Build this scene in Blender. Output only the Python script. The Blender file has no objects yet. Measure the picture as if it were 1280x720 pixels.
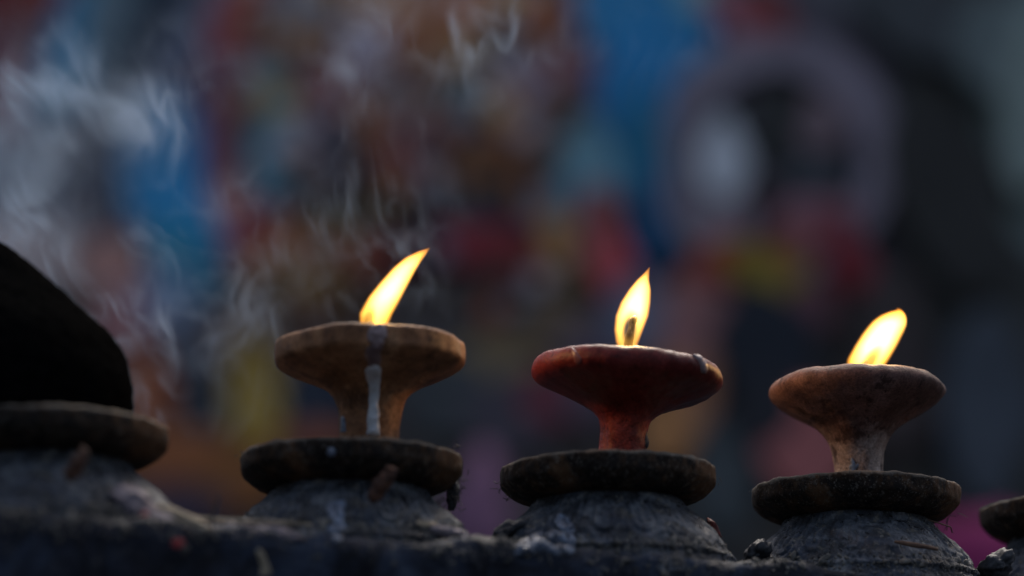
import bpy, bmesh, math, random
from mathutils import Vector, noise, Matrix
R = math.radians
S = bpy.context.scene
COL = S.collection

# ------------------------------------------------------------------ camera
CAMZ = 1.0
PITCH = R(14.0)
cam_d = bpy.data.cameras.new("camera"); cam = bpy.data.objects.new("camera", cam_d); COL.objects.link(cam)
cam.location = (0, 0, CAMZ); cam.rotation_euler = (R(90) + PITCH, 0, 0)
cam_d.sensor_width = 36; cam_d.lens = 100; cam_d.clip_start = .05; cam_d.clip_end = 200
cam_d.dof.use_dof = True; cam_d.dof.focus_distance = 1.372; cam_d.dof.aperture_fstop = 2.9
S.camera = cam

# ------------------------------------------------------------------ dusk sky
w = bpy.data.worlds.new("World"); S.world = w; w.use_nodes = True
wn = w.node_tree.nodes; wl = w.node_tree.links
SUN_EL, SUN_AZ = 58.0, 12.0
sky = wn.new('ShaderNodeTexSky'); sky.sky_type = 'NISHITA'; sky.sun_disc = False
sky.sun_elevation = R(SUN_EL); sky.sun_rotation = R(SUN_AZ); sky.dust_density = 7.0; sky.ozone_density = 1.0
bg = wn['Background']; bg.inputs['Strength'].default_value = 0.15
wl.new(sky.outputs[0], bg.inputs['Color'])
sd = bpy.data.lights.new("sun", 'SUN'); sun = bpy.data.objects.new("sun", sd); COL.objects.link(sun)
sd.energy = 1.3; sd.angle = R(22); sd.color = (1.0, .97, .93)
dirv = Vector((math.sin(R(SUN_AZ)) * math.cos(R(SUN_EL)), math.cos(R(SUN_AZ)) * math.cos(R(SUN_EL)), math.sin(R(SUN_EL))))
sun.rotation_euler = dirv.to_track_quat('Z', 'Y').to_euler()
S.view_settings.view_transform = 'Standard'; S.view_settings.look = 'None'
S.view_settings.gamma = 1; S.view_settings.exposure = 0.2
S.cycles.volume_step_rate = 1.0; S.cycles.volume_max_steps = 256
S.cycles.max_bounces = 6; S.cycles.volume_bounces = 0
S.cycles.use_denoising = True

# ------------------------------------------------------------------ helpers
F = 3555.6
def at(u, v, D):
    """world point seen at photo position u,v at horizontal depth D (metres)"""
    a = (u - 640) / F; b = (360 - v) / F
    y = math.cos(PITCH) - b * math.sin(PITCH); z = math.sin(PITCH) + b * math.cos(PITCH)
    k = D / y
    return Vector((a * k, D, CAMZ + z * k))
def lin(c):
    return tuple(((x / 255) / 12.92 if x / 255 < .04045 else ((x / 255 + .055) / 1.055) ** 2.4) for x in c)
def obj(name, me, mat, parent=None, loc=None, smooth=True):
    if isinstance(me, bmesh.types.BMesh):
        m = bpy.data.meshes.new(name); me.to_mesh(m); me.free(); me = m
    o = bpy.data.objects.new(name, me); COL.objects.link(o)
    if mat: me.materials.append(mat)
    if smooth: me.shade_smooth()
    if parent: o.parent = parent
    if loc: o.location = loc
    return o
def tag(o, label, cat, group=None, kind=None):
    o['label'] = label; o['category'] = cat
    if group: o['group'] = group
    if kind: o['kind'] = kind
    return o
def empty(name, loc, rot=(0, 0, 0)):
    o = bpy.data.objects.new(name, None); COL.objects.link(o); o.location = loc; o.rotation_euler = rot
    o.empty_display_size = .02
    return o
def smooth_profile(pts, n):
    P = [Vector((a, b, 0)) for a, b in pts]
    P = [P[0] * 2 - P[1]] + P + [P[-1] * 2 - P[-2]]
    out = []; segs = len(pts) - 1
    L = [(P[i + 2] - P[i + 1]).length for i in range(segs)]; tot = sum(L)
    for i in range(segs):
        k = max(1, round(n * L[i] / tot))
        p0, p1, p2, p3 = P[i:i + 4]
        for j in range(k):
            t = j / k
            out.append(.5 * ((2 * p1) + (p2 - p0) * t + (2 * p0 - 5 * p1 + 4 * p2 - p3) * t * t + (3 * p1 - p0 - 3 * p2 + p3) * t ** 3))
    out.append(P[-2])
    return [(max(0.0, q.x), q.y) for q in out]
def fbm(p, s, o=4):
    return noise.fractal(p * s, 1.0, 2.0, o, noise_basis='PERLIN_ORIGINAL')
def lathe(pts, segs=128, n=60, disp=None, seed=0, smooth=True, sy=1.0):
    """surface of revolution; pts are (r, z) in metres; disp(p, a, r, z) -> radial offset"""
    pr = smooth_profile(pts, n) if smooth else pts
    bm = bmesh.new(); rows = []
    off = Vector((seed * 3.17, seed * 1.31, seed * 2.7))
    for r, z in pr:
        if r < 1e-5: rows.append([bm.verts.new((0, 0, z))]); continue
        row = []
        for i in range(segs):
            a = 2 * math.pi * i / segs
            p = Vector((r * math.cos(a), r * math.sin(a) * sy, z))
            if disp:
                d = disp(p + off, a, r, z)
                if isinstance(d, tuple): dr, dz = d
                else: dr, dz = d, 0
                f = (r + dr) / r
                p = Vector((p.x * f, p.y * f, z + dz))
            row.append(bm.verts.new(p))
        rows.append(row)
    for A, B in zip(rows, rows[1:]):
        for i in range(segs):
            j = (i + 1) % segs
            if len(A) == 1 and len(B) == 1: continue
            if len(A) == 1: bm.faces.new((A[0], B[i], B[j]))
            elif len(B) == 1: bm.faces.new((A[i], B[0], A[j]))
            else: bm.faces.new((A[i], B[i], B[j], A[j]))
    bmesh.ops.recalc_face_normals(bm, faces=bm.faces)
    return bm
def tube(path, radii, segs=12, flat=1.0, nz=0.0, seed=0, axis=Vector((0, 1, 0))):
    """closed tapering tube through path points"""
    bm = bmesh.new(); rows = []
    n = len(path)
    for i, (p, r) in enumerate(zip(path, radii)):
        t = (path[min(i + 1, n - 1)] - path[max(i - 1, 0)]).normalized()
        b = axis - t * axis.dot(t)
        if b.length < 1e-4: b = Vector((1, 0, 0)) - t * t.x
        b.normalize(); c = t.cross(b)
        row = []
        for k in range(segs):
            a = 2 * math.pi * k / segs
            q = p + (c * math.cos(a) + b * math.sin(a) * flat) * r
            if nz: q = q + noise.noise_vector(q * 300 + Vector((seed, 0, 0))) * nz
            row.append(bm.verts.new(q))
        rows.append(row)
    for A, B in zip(rows, rows[1:]):
        for k in range(segs):
            j = (k + 1) % segs
            bm.faces.new((A[k], A[j], B[j], B[k]))
    bm.faces.new(rows[0]); bm.faces.new(rows[-1])
    bmesh.ops.recalc_face_normals(bm, faces=bm.faces)
    return bm
def curve_pts(ctrl, per=6):
    P = [c[0] for c in ctrl]; r = [c[1] for c in ctrl]
    P = [P[0] * 2 - P[1]] + P + [P[-1] * 2 - P[-2]]; r = [r[0]] + r + [r[-1]]
    pts = []; rad = []
    for i in range(len(ctrl) - 1):
        p0, p1, p2, p3 = P[i:i + 4]; a0, a1, a2, a3 = r[i:i + 4]
        for j in range(per):
            t = j / per
            pts.append(.5 * ((2 * p1) + (p2 - p0) * t + (2 * p0 - 5 * p1 + 4 * p2 - p3) * t * t + (3 * p1 - p0 - 3 * p2 + p3) * t ** 3))
            rad.append(max(1e-5, .5 * ((2 * a1) + (a2 - a0) * t + (2 * a0 - 5 * a1 + 4 * a2 - a3) * t * t + (3 * a1 - a0 - 3 * a2 + a3) * t ** 3)))
    pts.append(P[-2]); rad.append(r[-2])
    return pts, rad
def blob(rx, ry, rz, rough=.25, seed=0, sub=4, scale=60):
    bm = bmesh.new(); bmesh.ops.create_icosphere(bm, subdivisions=sub, radius=1)
    for v in bm.verts:
        d = v.co.normalized()
        p = Vector((d.x * rx, d.y * ry, d.z * rz))
        k = 1 + rough * (fbm(p + Vector((seed, seed * .7, 0)), scale, 4)) + rough * .35 * noise.noise(p * scale * 5)
        v.co = p * k
    return bm

# ------------------------------------------------------------------ materials
class N:
    def __init__(s, name):
        s.m = bpy.data.materials.new(name); s.m.use_nodes = True
        s.t = s.m.node_tree; s.n = s.t.nodes; s.l = s.t.links
        s.b = s.n['Principled BSDF']; s.o = s.n['Material Output']
        s.tc = s.n.new('ShaderNodeTexCoord')
    def noise(s, scale, detail=6, rough=.6, dist=0.0, vec=None, stretch=None):
        x = s.n.new('ShaderNodeTexNoise'); x.inputs['Scale'].default_value = scale
        x.inputs['Detail'].default_value = detail; x.inputs['Roughness'].default_value = rough
        x.inputs['Distortion'].default_value = dist
        v = vec or s.tc.outputs['Object']
        if stretch:
            mp = s.n.new('ShaderNodeMapping'); mp.inputs['Scale'].default_value = stretch; s.l.new(v, mp.inputs[0]); v = mp.outputs[0]
        s.l.new(v, x.inputs['Vector']); return x.outputs[0]
    def vor(s, scale, feature='F1'):
        x = s.n.new('ShaderNodeTexVoronoi'); x.feature = feature; x.inputs['Scale'].default_value = scale
        s.l.new(s.tc.outputs['Object'], x.inputs['Vector']); return x.outputs[0]
    def ramp(s, inp, stops):
        r = s.n.new('ShaderNodeValToRGB'); e = r.color_ramp.elements
        while len(e) < len(stops): e.new(.5)
        for q, (p, c) in zip(e, stops):
            q.position = p; q.color = (*c, 1) if isinstance(c, tuple) else (c, c, c, 1)
        s.l.new(inp, r.inputs[0]); return r.outputs[0]
    def mix(s, f, a, b, mode='MIX'):
        x = s.n.new('ShaderNodeMix'); x.data_type = 'RGBA'; x.blend_type = mode
        for k, q in ((0, f), (6, a), (7, b)):
            if isinstance(q, (int, float)): x.inputs[k].default_value = q if k == 0 else (q, q, q, 1)
            elif isinstance(q, tuple): x.inputs[k].default_value = (*q, 1)
            else: s.l.new(q, x.inputs[k])
        return x.outputs[2]
    def math(s, op, a, b=0.0, c=None):
        x = s.n.new('ShaderNodeMath'); x.operation = op
        for k, q in enumerate((a, b) if c is None else (a, b, c)):
            if isinstance(q, (int, float)): x.inputs[k].default_value = q
            else: s.l.new(q, x.inputs[k])
        return x.outputs[0]
    def bump(s, h, strength=.5, dist=.001, chain=None):
        x = s.n.new('ShaderNodeBump'); x.inputs['Strength'].default_value = strength; x.inputs['Distance'].default_value = dist
        s.l.new(h, x.inputs['Height'])
        if chain: s.l.new(chain, x.inputs['Normal'])
        return x.outputs[0]
    def done(s, color, rough=.7, normal=None, spec=.5):
        if isinstance(color, tuple): s.b.inputs['Base Color'].default_value = (*color, 1)
        else: s.l.new(color, s.b.inputs['Base Color'])
        if isinstance(rough, (int, float)): s.b.inputs['Roughness'].default_value = rough
        else: s.l.new(rough, s.b.inputs['Roughness'])
        s.b.inputs['Specular IOR Level'].default_value = spec
        if normal: s.l.new(normal, s.b.inputs['Normal'])
        return s.m

def mat_clay(name, dark, mid, light, stain, rough=.65, stain_amt=.55, low=None, zlow=0.0, zw=.006, soot=.5):
    s = N(name)
    n1 = s.noise(38, 8, .66, .6); n2 = s.noise(230, 6, .75); n3 = s.noise(900, 3, .6); n4 = s.noise(16, 5, .6, 1.2); n5 = s.noise(75, 7, .7, .4)
    def body(d, m_, l):
        return s.ramp(n1, [(.38, d), (.5, m_), (.62, l)])
    c = body(dark, mid, light)
    c = s.mix(s.ramp(n4, [(stain_amt, 0.0), (stain_amt + .09, .85)]), c, stain)
    if low:
        sp = s.n.new('ShaderNodeSeparateXYZ'); s.l.new(s.tc.outputs['Object'], sp.inputs[0])
        z = s.math('ADD', sp.outputs[2], s.math('MULTIPLY', s.math('SUBTRACT', n5, .5), .03))
        mr = s.n.new('ShaderNodeMapRange'); mr.inputs[1].default_value = zlow + zw; mr.inputs[2].default_value = zlow - zw
        s.l.new(z, mr.inputs[0]); c = s.mix(mr.outputs[0], c, body(*low))
    c = s.mix(s.math('MULTIPLY', s.ramp(n5, [(.53, 0.0), (.62, 1.0)]), soot), c, tuple(q * .35 for q in stain))
    c = s.mix(s.math('MULTIPLY', s.ramp(n2, [(.58, 0.0), (.66, 1.0)]), .5), c, light)
    c = s.mix(s.ramp(n2, [(.36, .8), (.42, 0.0)]), c, tuple(q * .4 for q in dark))
    c = s.mix(.5, c, s.ramp(n3, [(.38, .2), (.6, 1.0)]), 'MULTIPLY')
    b = s.bump(n5, .5, .001); b = s.bump(n2, .6, .0008, b); b = s.bump(n3, .4, .0003, b)
    return s.done(c, s.ramp(n1, [(.3, rough - .2), (.7, rough + .1)]), b, .2)
M = {}
M['tan_clay'] = mat_clay('tan_clay', (.17, .072, .030), (.31, .138, .060), (.44, .225, .11), (.11, .042, .02), soot=.6)
M['red_clay'] = mat_clay('oiled_red_clay', (.105, .0125, .010), (.15, .018, .014), (.19, .028, .022), (.12, .010, .008), .45, .58,
                         ((.15, .022, .014), (.24, .036, .022), (.31, .065, .04)), 66 * .0003815, .008, .4)
M['brown_clay'] = mat_clay('brown_clay', (.09, .042, .033), (.14, .068, .054), (.22, .122, .10), (.07, .03, .022), .75, .5,
                         ((.22, .15, .12), (.34, .26, .22), (.48, .41, .37)), 66 * .0003815, .007, .75)

s = N('sooty_metal')
n1 = s.noise(45, 8, .7, .5); n2 = s.noise(260, 6, .75); n3 = s.noise(90, 6, .7); n4 = s.noise(900, 4, .7); ns = s.noise(30, 6, .7, 0, None, (1, 1, .25))
c = s.ramp(n1, [(.38, (.014, .012, .010)), (.5, (.045, .030, .020)), (.56, (.10, .058, .031)), (.64, (.16, .12, .085))])
c = s.mix(s.ramp(n3, [(.5, 0.0), (.56, .75)]), c, (.016, .015, .015))
c = s.mix(s.ramp(ns, [(.50, 0.0), (.58, .75)]), c, (.17, .085, .038))
c = s.mix(s.math('MULTIPLY', s.ramp(n2, [(.57, 0.0), (.62, 1.0)]), .7), c, (.18, .165, .14))
c = s.mix(s.math('MULTIPLY', s.ramp(n4, [(.60, 0.0), (.65, 1.0)]), .6), c, (.33, .31, .28))
# rim highlight painted into the colour: lip lightened along the top edge
sp = s.n.new('ShaderNodeSeparateXYZ'); s.l.new(s.tc.outputs['Object'], sp.inputs[0])
zz = s.math('ADD', sp.outputs[2], s.math('MULTIPLY', s.math('SUBTRACT', n3, .5), .006))
mr = s.n.new('ShaderNodeMapRange'); mr.inputs[1].default_value = -.0020; mr.inputs[2].default_value = -.0002; s.l.new(zz, mr.inputs[0])
c = s.mix(s.math('MULTIPLY', mr.outputs[0], .75), c, (.30, .27, .23))
c = s.mix(1.0, c, (.66, .62, .58), 'MULTIPLY')
b = s.bump(n3, .6, .0014); b = s.bump(n2, .8, .001, b); b = s.bump(n4, .5, .0004, b)
M['metal'] = s.done(c, .75, b, .12)

s = N('ash_crusted_stone')
n1 = s.noise(55, 9, .72, .8); n2 = s.noise(330, 6, .75); n3 = s.noise(24, 5, .65, .5); n4 = s.noise(1000, 4, .7); v = s.vor(450); n5 = s.noise(130, 6, .7, .5)
c = s.ramp(n1, [(.38, (.012, .012, .014)), (.46, (.04, .042, .048)), (.53, (.082, .092, .11)), (.63, (.21, .215, .22))])
c = s.mix(s.ramp(n3, [(.5, 0.0), (.6, .7)]), c, (.042, .058, .092))
c = s.mix(s.ramp(n5, [(.38, .9), (.46, 0.0)]), c, (.006, .006, .008))
c = s.mix(s.math('MULTIPLY', s.ramp(n5, [(.58, 0.0), (.66, 1.0)]), .6), c, (.24, .20, .14))
c = s.mix(s.ramp(n2, [(.60, 0.0), (.66, .9)]), c, (.38, .34, .27))
c = s.mix(s.ramp(n4, [(.36, .8), (.44, 0.0)]), c, (.006, .006, .008))
b = s.bump(n5, .9, .0022); b = s.bump(n2, 1.0, .0016, b); b = s.bump(n4, .7, .0006, b); b = s.bump(v, .4, .0008, b)
M['stone'] = s.done(c, s.ramp(n5, [(.4, .25), (.55, .85)]), b, .55)

s = N('soot_blackened_rail')
n1 = s.noise(30, 9, .72, .6); n2 = s.noise(260, 6, .75); n4 = s.noise(1000, 4, .7); n5 = s.noise(110, 6, .7, .5)
c = s.ramp(n1, [(.38, (.007, .008, .012)), (.5, (.018, .022, .034)), (.58, (.032, .043, .068)), (.68, (.068, .082, .11))])
c = s.mix(s.ramp(n5, [(.57, 0.0), (.66, .6)]), c, (.075, .08, .09))
c = s.mix(s.ramp(n2, [(.62, 0.0), (.68, .6)]), c, (.13, .12, .11))
b = s.bump(n5, .8, .002); b = s.bump(n2, .9, .0014, b); b = s.bump(n4, .5, .0005, b)
M['rail'] = s.done(c, s.ramp(n1, [(.3, .4), (.7, .8)]), b, .15)

s = N('soot')
n2 = s.noise(300, 6, .7)
M['soot'] = s.done(s.ramp(n2, [(.3, .0015), (.7, .0045)]), 1.0, s.bump(n2, .6, .001), .0)
s = N('charred_wick'); n2 = s.noise(1500, 4, .7)
M['wick'] = s.done(s.ramp(n2, [(.3, .01), (.7, .05)]), .9, s.bump(n2, .8, .0005))
s = N('milky_wax'); n2 = s.noise(160, 4, .6)
s.b.inputs['Subsurface Weight'].default_value = .3; s.b.inputs['Subsurface Radius'].default_value = (.004, .003, .002)
M['wax'] = s.done(s.ramp(n2, [(.3, (.38, .38, .385)), (.7, (.6, .61, .62))]), .35, s.bump(n2, .4, .0008))
s = N('dull_wax'); n2 = s.noise(120, 6, .7); n3 = s.noise(500, 4, .6)
M['bluewax'] = s.done(s.mix(s.ramp(n3, [(.35, .7), (.6, 0.0)]), s.ramp(n2, [(.35, (.05, .065, .095)), (.62, (.18, .23, .31))]), (.07, .07, .08)), .4, s.bump(n3, .6, .001))
s = N('oil_film'); n2 = s.noise(90, 4, .6)
M['oil'] = s.done(s.ramp(n2, [(.3, (.13, .08, .075)), (.7, (.24, .17, .165))]), .4, s.bump(n2, .3, .0006))
s = N('reddish_wax'); n2 = s.noise(200, 4, .6)
M['darkwax'] = s.done(s.ramp(n2, [(.3, (.12, .03, .024)), (.7, (.2, .075, .065))]), .4)
s = N('lamp_oil')
M['lampoil'] = s.done((.25, .14, .05), .15)
def simple(name, a, b, scale=200, rough=.8):
    s = N(name); n = s.noise(scale, 5, .6)
    return s.done(s.ramp(n, [(.3, a), (.7, b)]), rough, s.bump(n, .5, .0008))
M['straw'] = simple('dry_straw', (.14, .11, .07), (.42, .34, .23))
M['twig'] = simple('brown_twig', (.06, .03, .02), (.17, .09, .05))
M['orange'] = simple('orange_peel', (.014, .010, .008), (.13, .048, .022), 400)
M['darkred'] = simple('dark_red', (.03, .01, .01), (.2, .03, .02), 500)
M['red'] = simple('red_powder', (.2, .02, .02), (.36, .04, .04))
M['pinkash'] = simple('pinkish_ash', (.10, .08, .09), (.28, .23, .24))
M['char'] = simple('char', (.008, .008, .01), (.05, .05, .055), 350, .6)
M['fibre'] = simple('fibre', (.04, .035, .03), (.13, .11, .09))
M['grit'] = simple('grit', (.02, .02, .02), (.2, .18, .15), 150)
M['cloth'] = simple('magenta_cloth', (.24, .010, .09), (.3, .016, .115), 20)
M['pinkcloth'] = simple('pink_cloth', (.25, .115, .19), (.30, .14, .22), 20)

s = N('painted_stone')
oi = s.n.new('ShaderNodeObjectInfo'); n1 = s.noise(9, 6, .6); n2 = s.noise(45, 4, .6)
c = s.mix(1.0, oi.outputs['Color'], s.ramp(n1, [(.3, .72), (.7, 1.15)]), 'MULTIPLY')
M['paint'] = s.done(c, .75, s.bump(n2, .3, .004), .3)
s = N('dark_stone_wall'); n1 = s.noise(3.5, 7, .6); n2 = s.noise(30, 5, .6)
M['wall'] = s.done(s.ramp(n1, [(.3, (.10, .102, .105)), (.7, (.16, .163, .168))]), .85, s.bump(n2, .4, .006), .3)

# ------------------------------------------------------------------ large structure: the painted wall
WALL = 5.2
KW = (.29, .325, .43)
me = bmesh.new(); bmesh.ops.create_cube(me, size=1)
wall = obj('stone_wall', me, M['wall'], loc=(0, WALL + .2, 1.5), smooth=False); wall.scale = (9, .36, 3.6)
tag(wall, 'dark grey stone wall far behind the lamps, thrown out of focus', 'wall')
mural = empty('painted_relief', (0, WALL, CAMZ + 1.3))
tag(mural, 'blurred painted relief in blue, red, brown and mauve on the wall behind the lamps', 'relief')
MO = Vector((0, WALL, CAMZ + 1.3))
PX = (at(641, 360, WALL) - at(640, 360, WALL)).x; PZ = (at(640, 359, WALL) - at(640, 360, WALL)).z
rnd = random.Random(5)
lvl = [0]
def paint(c, gain=1.32, sat=.94):
    l = lin(c); g = .3 * l[0] + .5 * l[1] + .2 * l[2]
    l = [max(0, g + (x - g) * sat) for x in l]
    return [min(.85, max(.022, gain * x / k_)) for x, k_ in zip(l, KW)]
def outline_patch(name, ring, colour, inner=None):
    lvl[0] += 1
    front = -(.012 + lvl[0] * .0006)
    bm = bmesh.new()
    k = len(ring)
    def row(pts, y): return [bm.verts.new((x, y, z)) for x, z in pts]
    cx = sum(p[0] for p in ring) / k; cz = sum(p[1] for p in ring) / k
    sh = [((x - cx) * .96 + cx, (z - cz) * .96 + cz) for x, z in ring]
    A = row(ring, .03); B = row(ring, front + .004)
    def strip(P, Q):
        for i in range(k):
            j = (i + 1) % k; bm.faces.new((P[i], P[j], Q[j], Q[i]))
    strip(A, B)
    if inner:
        Cc = row(inner, front + .004); D = row(inner, .03); strip(B, Cc); strip(Cc, D)
    else:
        Cc = row(sh, front); strip(B, Cc); bm.faces.new(Cc)
    bmesh.ops.recalc_face_normals(bm, faces=bm.faces)
    o = obj(name, bm, M['paint'], mural, smooth=False)
    a = paint(colour)
    o.color = (*a, 1)
    return o
def wob(u, v, ru, rv, rot, seed, n=36, amp=.16):
    out = []
    for i in range(n):
        t = 2 * math.pi * i / n
        k = 1 + amp * 1.6 * noise.noise(Vector((math.cos(t) * 1.3 + seed, math.sin(t) * 1.3, seed * .37)))
        x = ru * k * math.cos(t); y = rv * k * math.sin(t)
        c, s_ = math.cos(R(rot)), math.sin(R(rot))
        uu = u + x * c - y * s_; vv = v - (x * s_ + y * c)
        p = at(uu, vv, WALL) - MO
        out.append((p.x, p.z))
    return out
def cname(c):
    r, g, b = c
    if b > r * 1.35 and b > 80: return 'blue_patch'
    if g > b * 1.5 and r < g * 1.45: return 'ochre_patch'
    if r > g * 1.7 and b > g * 1.5: return 'pink_patch'
    if r > g * 1.45: return 'red_patch'
    if r > b * 1.15: return 'brown_patch'
    if min(c) > 95: return 'pale_patch'
    if max(c) < 60: return 'dark_patch'
    return 'mauve_patch' if r >= g else 'slate_patch'
PATCH = [
 (-60, 60, 120, 260, 0, (60, 45, 55)), (60, 180, 120, 200, 0, (62, 68, 84)), (470, 150, 260, 220, 0, (94, 70, 64)), (560, 380, 330, 130, 0, (58, 46, 46)),
 (250, 480, 190, 170, 0, (64, 52, 52)), (640, 560, 300, 120, 0, (46, 44, 48)), (960, 240, 200, 260, 0, (46, 46, 58)), (1000, 520, 180, 200, 0, (44, 44, 48)),
 (1240, 300, 130, 420, 0, (36, 38, 42)), (1340, 120, 110, 220, 0, (66, 78, 86)), (-150, 400, 140, 260, 0, (70, 66, 80)),
 (15, 0, 85, 42, 0, (72, 26, 26)), (5, 95, 45, 75, 0, (66, 30, 40)), (95, 55, 34, 85, -18, (24, 77, 112)), (70, 125, 36, 36, 0, (36, 75, 102)),
 (140, 40, 34, 100, -10, (60, 76, 92)), (188, 40, 32, 130, -22, (30, 38, 52)), (238, 55, 26, 90, -28, (66, 72, 94)), (150, 130, 32, 50, -15, (40, 46, 58)),
 (300, 40, 44, 58, 0, (98, 50, 58)), (268, 118, 24, 42, -10, (56, 32, 56)), (345, 130, 56, 58, 0, (66, 95, 110)), (352, 130, 22, 18, 0, (122, 112, 80)),
 (345, 215, 36, 60, 0, (52, 95, 121)), (212, 215, 54, 95, 0, (14, 79, 123)), (235, 265, 56, 90, 8, (12, 84, 131)), (222, 320, 44, 40, 0, (24, 84, 115)),
 (272, 190, 20, 80, 0, (76, 48, 70)), (292, 262, 26, 32, 0, (118, 88, 92)), (308, 310, 24, 50, 0, (98, 46, 58)), (104, 215, 30, 80, 8, (44, 46, 60)),
 (100, 300, 30, 40, 0, (58, 50, 58)), (30, 330, 60, 60, 0, (110, 100, 108)), (140, 330, 40, 36, 20, (108, 76, 76)), (168, 395, 56, 46, 40, (98, 66, 74)),
 (215, 375, 44, 34, 20, (72, 88, 118)), (255, 350, 30, 30, 0, (26, 77, 106)), (225, 440, 46, 36, 0, (52, 56, 70)), (190, 500, 32, 66, 0, (92, 48, 26)), (258, 510, 36, 56, 0, (24, 28, 38)),
 (322, 505, 38, 84, 0, (102, 84, 34)), (215, 572, 70, 34, 0, (90, 54, 34)), (300, 600, 52, 44, 0, (86, 54, 30)), (225, 635, 66, 26, 0, (46, 38, 52)),
 (400, 505, 50, 48, 0, (24, 30, 44)), (400, 552, 60, 18, 0, (84, 48, 38)), (338, 380, 30, 60, 0, (80, 68, 66)),
 (350, 40, 46, 54, 0, (100, 72, 66)), (405, 25, 46, 46, 0, (112, 84, 56)), (465, 60, 42, 40, 0, (122, 118, 140)), (398, 72, 26, 34, 0, (80, 50, 32)),
 (415, 125, 46, 46, 0, (84, 52, 58)), (478, 15, 60, 22, 0, (114, 92, 80)), (520, 66, 34, 36, 0, (104, 74, 72)), (566, 62, 46, 36, 0, (112, 92, 54)),
 (602, 20, 40, 24, 0, (118, 84, 76)), (645, 10, 36, 22, 0, (108, 88, 50)), (648, 72, 40, 62, 0, (116, 108, 122)), (692, 50, 26, 56, 10, (96, 50, 38)),
 (722, 75, 26, 50, 10, (78, 34, 50)), (500, 135, 90, 20, 0, (82, 76, 84)), (600, 136, 62, 26, 0, (68, 84, 98)), (664, 118, 38, 38, 0, (88, 82, 104)),
 (720, 130, 34, 26, 0, (62, 58, 78)), (498, 200, 56, 40, 0, (68, 40, 42)), (430, 196, 42, 48, 0, (46, 48, 64)), (592, 206, 38, 36, 0, (104, 70, 42)),
 (560, 172, 84, 18, 0, (80, 54, 60)), (646, 186, 48, 30, 0, (78, 60, 60)), (690, 206, 24, 40, 0, (60, 42, 42)), (402, 236, 40, 32, 0, (60, 46, 46)),
 (520, 245, 54, 26, 0, (50, 52, 66)), (610, 264, 78, 28, 0, (38, 42, 52)), (470, 282, 58, 30, 0, (44, 42, 46)), (418, 305, 58, 42, 0, (68, 62, 52)),
 (672, 265, 40, 44, 0, (42, 44, 52)), (596, 316, 106, 28, 0, (92, 28, 42)), (650, 330, 66, 26, 0, (76, 28, 32)), (700, 335, 36, 44, 0, (66, 58, 46)),
 (580, 374, 110, 34, 0, (28, 22, 24)), (655, 414, 84, 34, 0, (70, 60, 54)), (395, 358, 48, 34, 0, (88, 68, 36)), (545, 425, 62, 40, 0, (40, 38, 42)),
 (734, 230, 44, 70, 0, (66, 98, 119)), (748, 302, 28, 60, 0, (92, 48, 54)), (768, 345, 24, 40, 0, (124, 46, 58)), (618, 465, 60, 30, 0, (76, 66, 52)),
 (560, 505, 54, 60, 0, (40, 44, 52)), (640, 530, 56, 56, 0, (44, 42, 54)), (688, 506, 36, 36, 0, (68, 28, 40)), (740, 470, 44, 70, 0, (52, 46, 60)),
 (852, 480, 40, 80, 0, (98, 68, 56)), (828, 545, 40, 44, 0, (106, 74, 48)), (866, 410, 50, 52, 0, (92, 64, 70)), (904, 600, 40, 80, 0, (40, 46, 54)), (795, 400, 36, 50, 0, (62, 70, 92)),
]
PATCH2 = [
 (780, 15, 66, 60, 0, (20, 86, 134)), (840, 62, 60, 48, -35, (16, 82, 130)), (790, 120, 46, 72, 0, (12, 80, 130)), (800, 205, 28, 84, 0, (14, 70, 102)),
 (812, 290, 20, 64, 12, (10, 50, 85)), (868, 8, 24, 34, 40, (74, 109, 123)), (905, 30, 48, 18, -42, (100, 66, 84)), (950, 26, 44, 24, -42, (84, 36, 40)),
]
PATCH3 = [
 (900, 212, 30, 50, 8, (146, 152, 182)), (900, 292, 40, 34, 30, (84, 78, 92)), (966, 172, 32, 50, 0, (28, 30, 34)), (1022, 172, 26, 34, 0, (76, 66, 78)),
 (1012, 236, 44, 26, 0, (36, 42, 52)), (960, 268, 24, 50, 0, (36, 28, 36)), (1016, 284, 52, 28, 0, (88, 60, 74)), (985, 322, 30, 26, 0, (82, 42, 40)), (1052, 326, 24, 54, 25, (76, 20, 30)),
 (896, 338, 44, 26, 30, (90, 38, 32)), (952, 352, 56, 28, -25, (84, 72, 24)), (1004, 398, 34, 34, 0, (64, 40, 50)), (950, 440, 66, 66, 0, (18, 22, 32)),
 (1004, 560, 60, 70, 0, (100, 58, 64)), (950, 520, 40, 50, 0, (22, 24, 32)), (1180, 260, 70, 130, 20, (27, 28, 31)), (1150, 40, 90, 50, -20, (40, 44, 52)),
 (1230, 70, 46, 60, 0, (56, 66, 74)), (1286, 150, 44, 110, 0, (76, 88, 94)), (1226, 520, 60, 120, 0, (38, 44, 56)), (1110, 470, 50, 120, 0, (34, 30, 34)),
]
for i, p in enumerate(PATCH + PATCH2): outline_patch(cname(p[5]), wob(*p[:5], i + .5), p[5])
ro = outline_patch('arched_ring', wob(965, 205, 150, 152, 0, 77.1, 64, .03), (76, 73, 90), wob(968, 212, 104, 108, 0, 77.1, 64, .05))
for i, p in enumerate(PATCH3): outline_patch(cname(p[5]), wob(*p[:5], i + 90.5), p[5])

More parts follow.
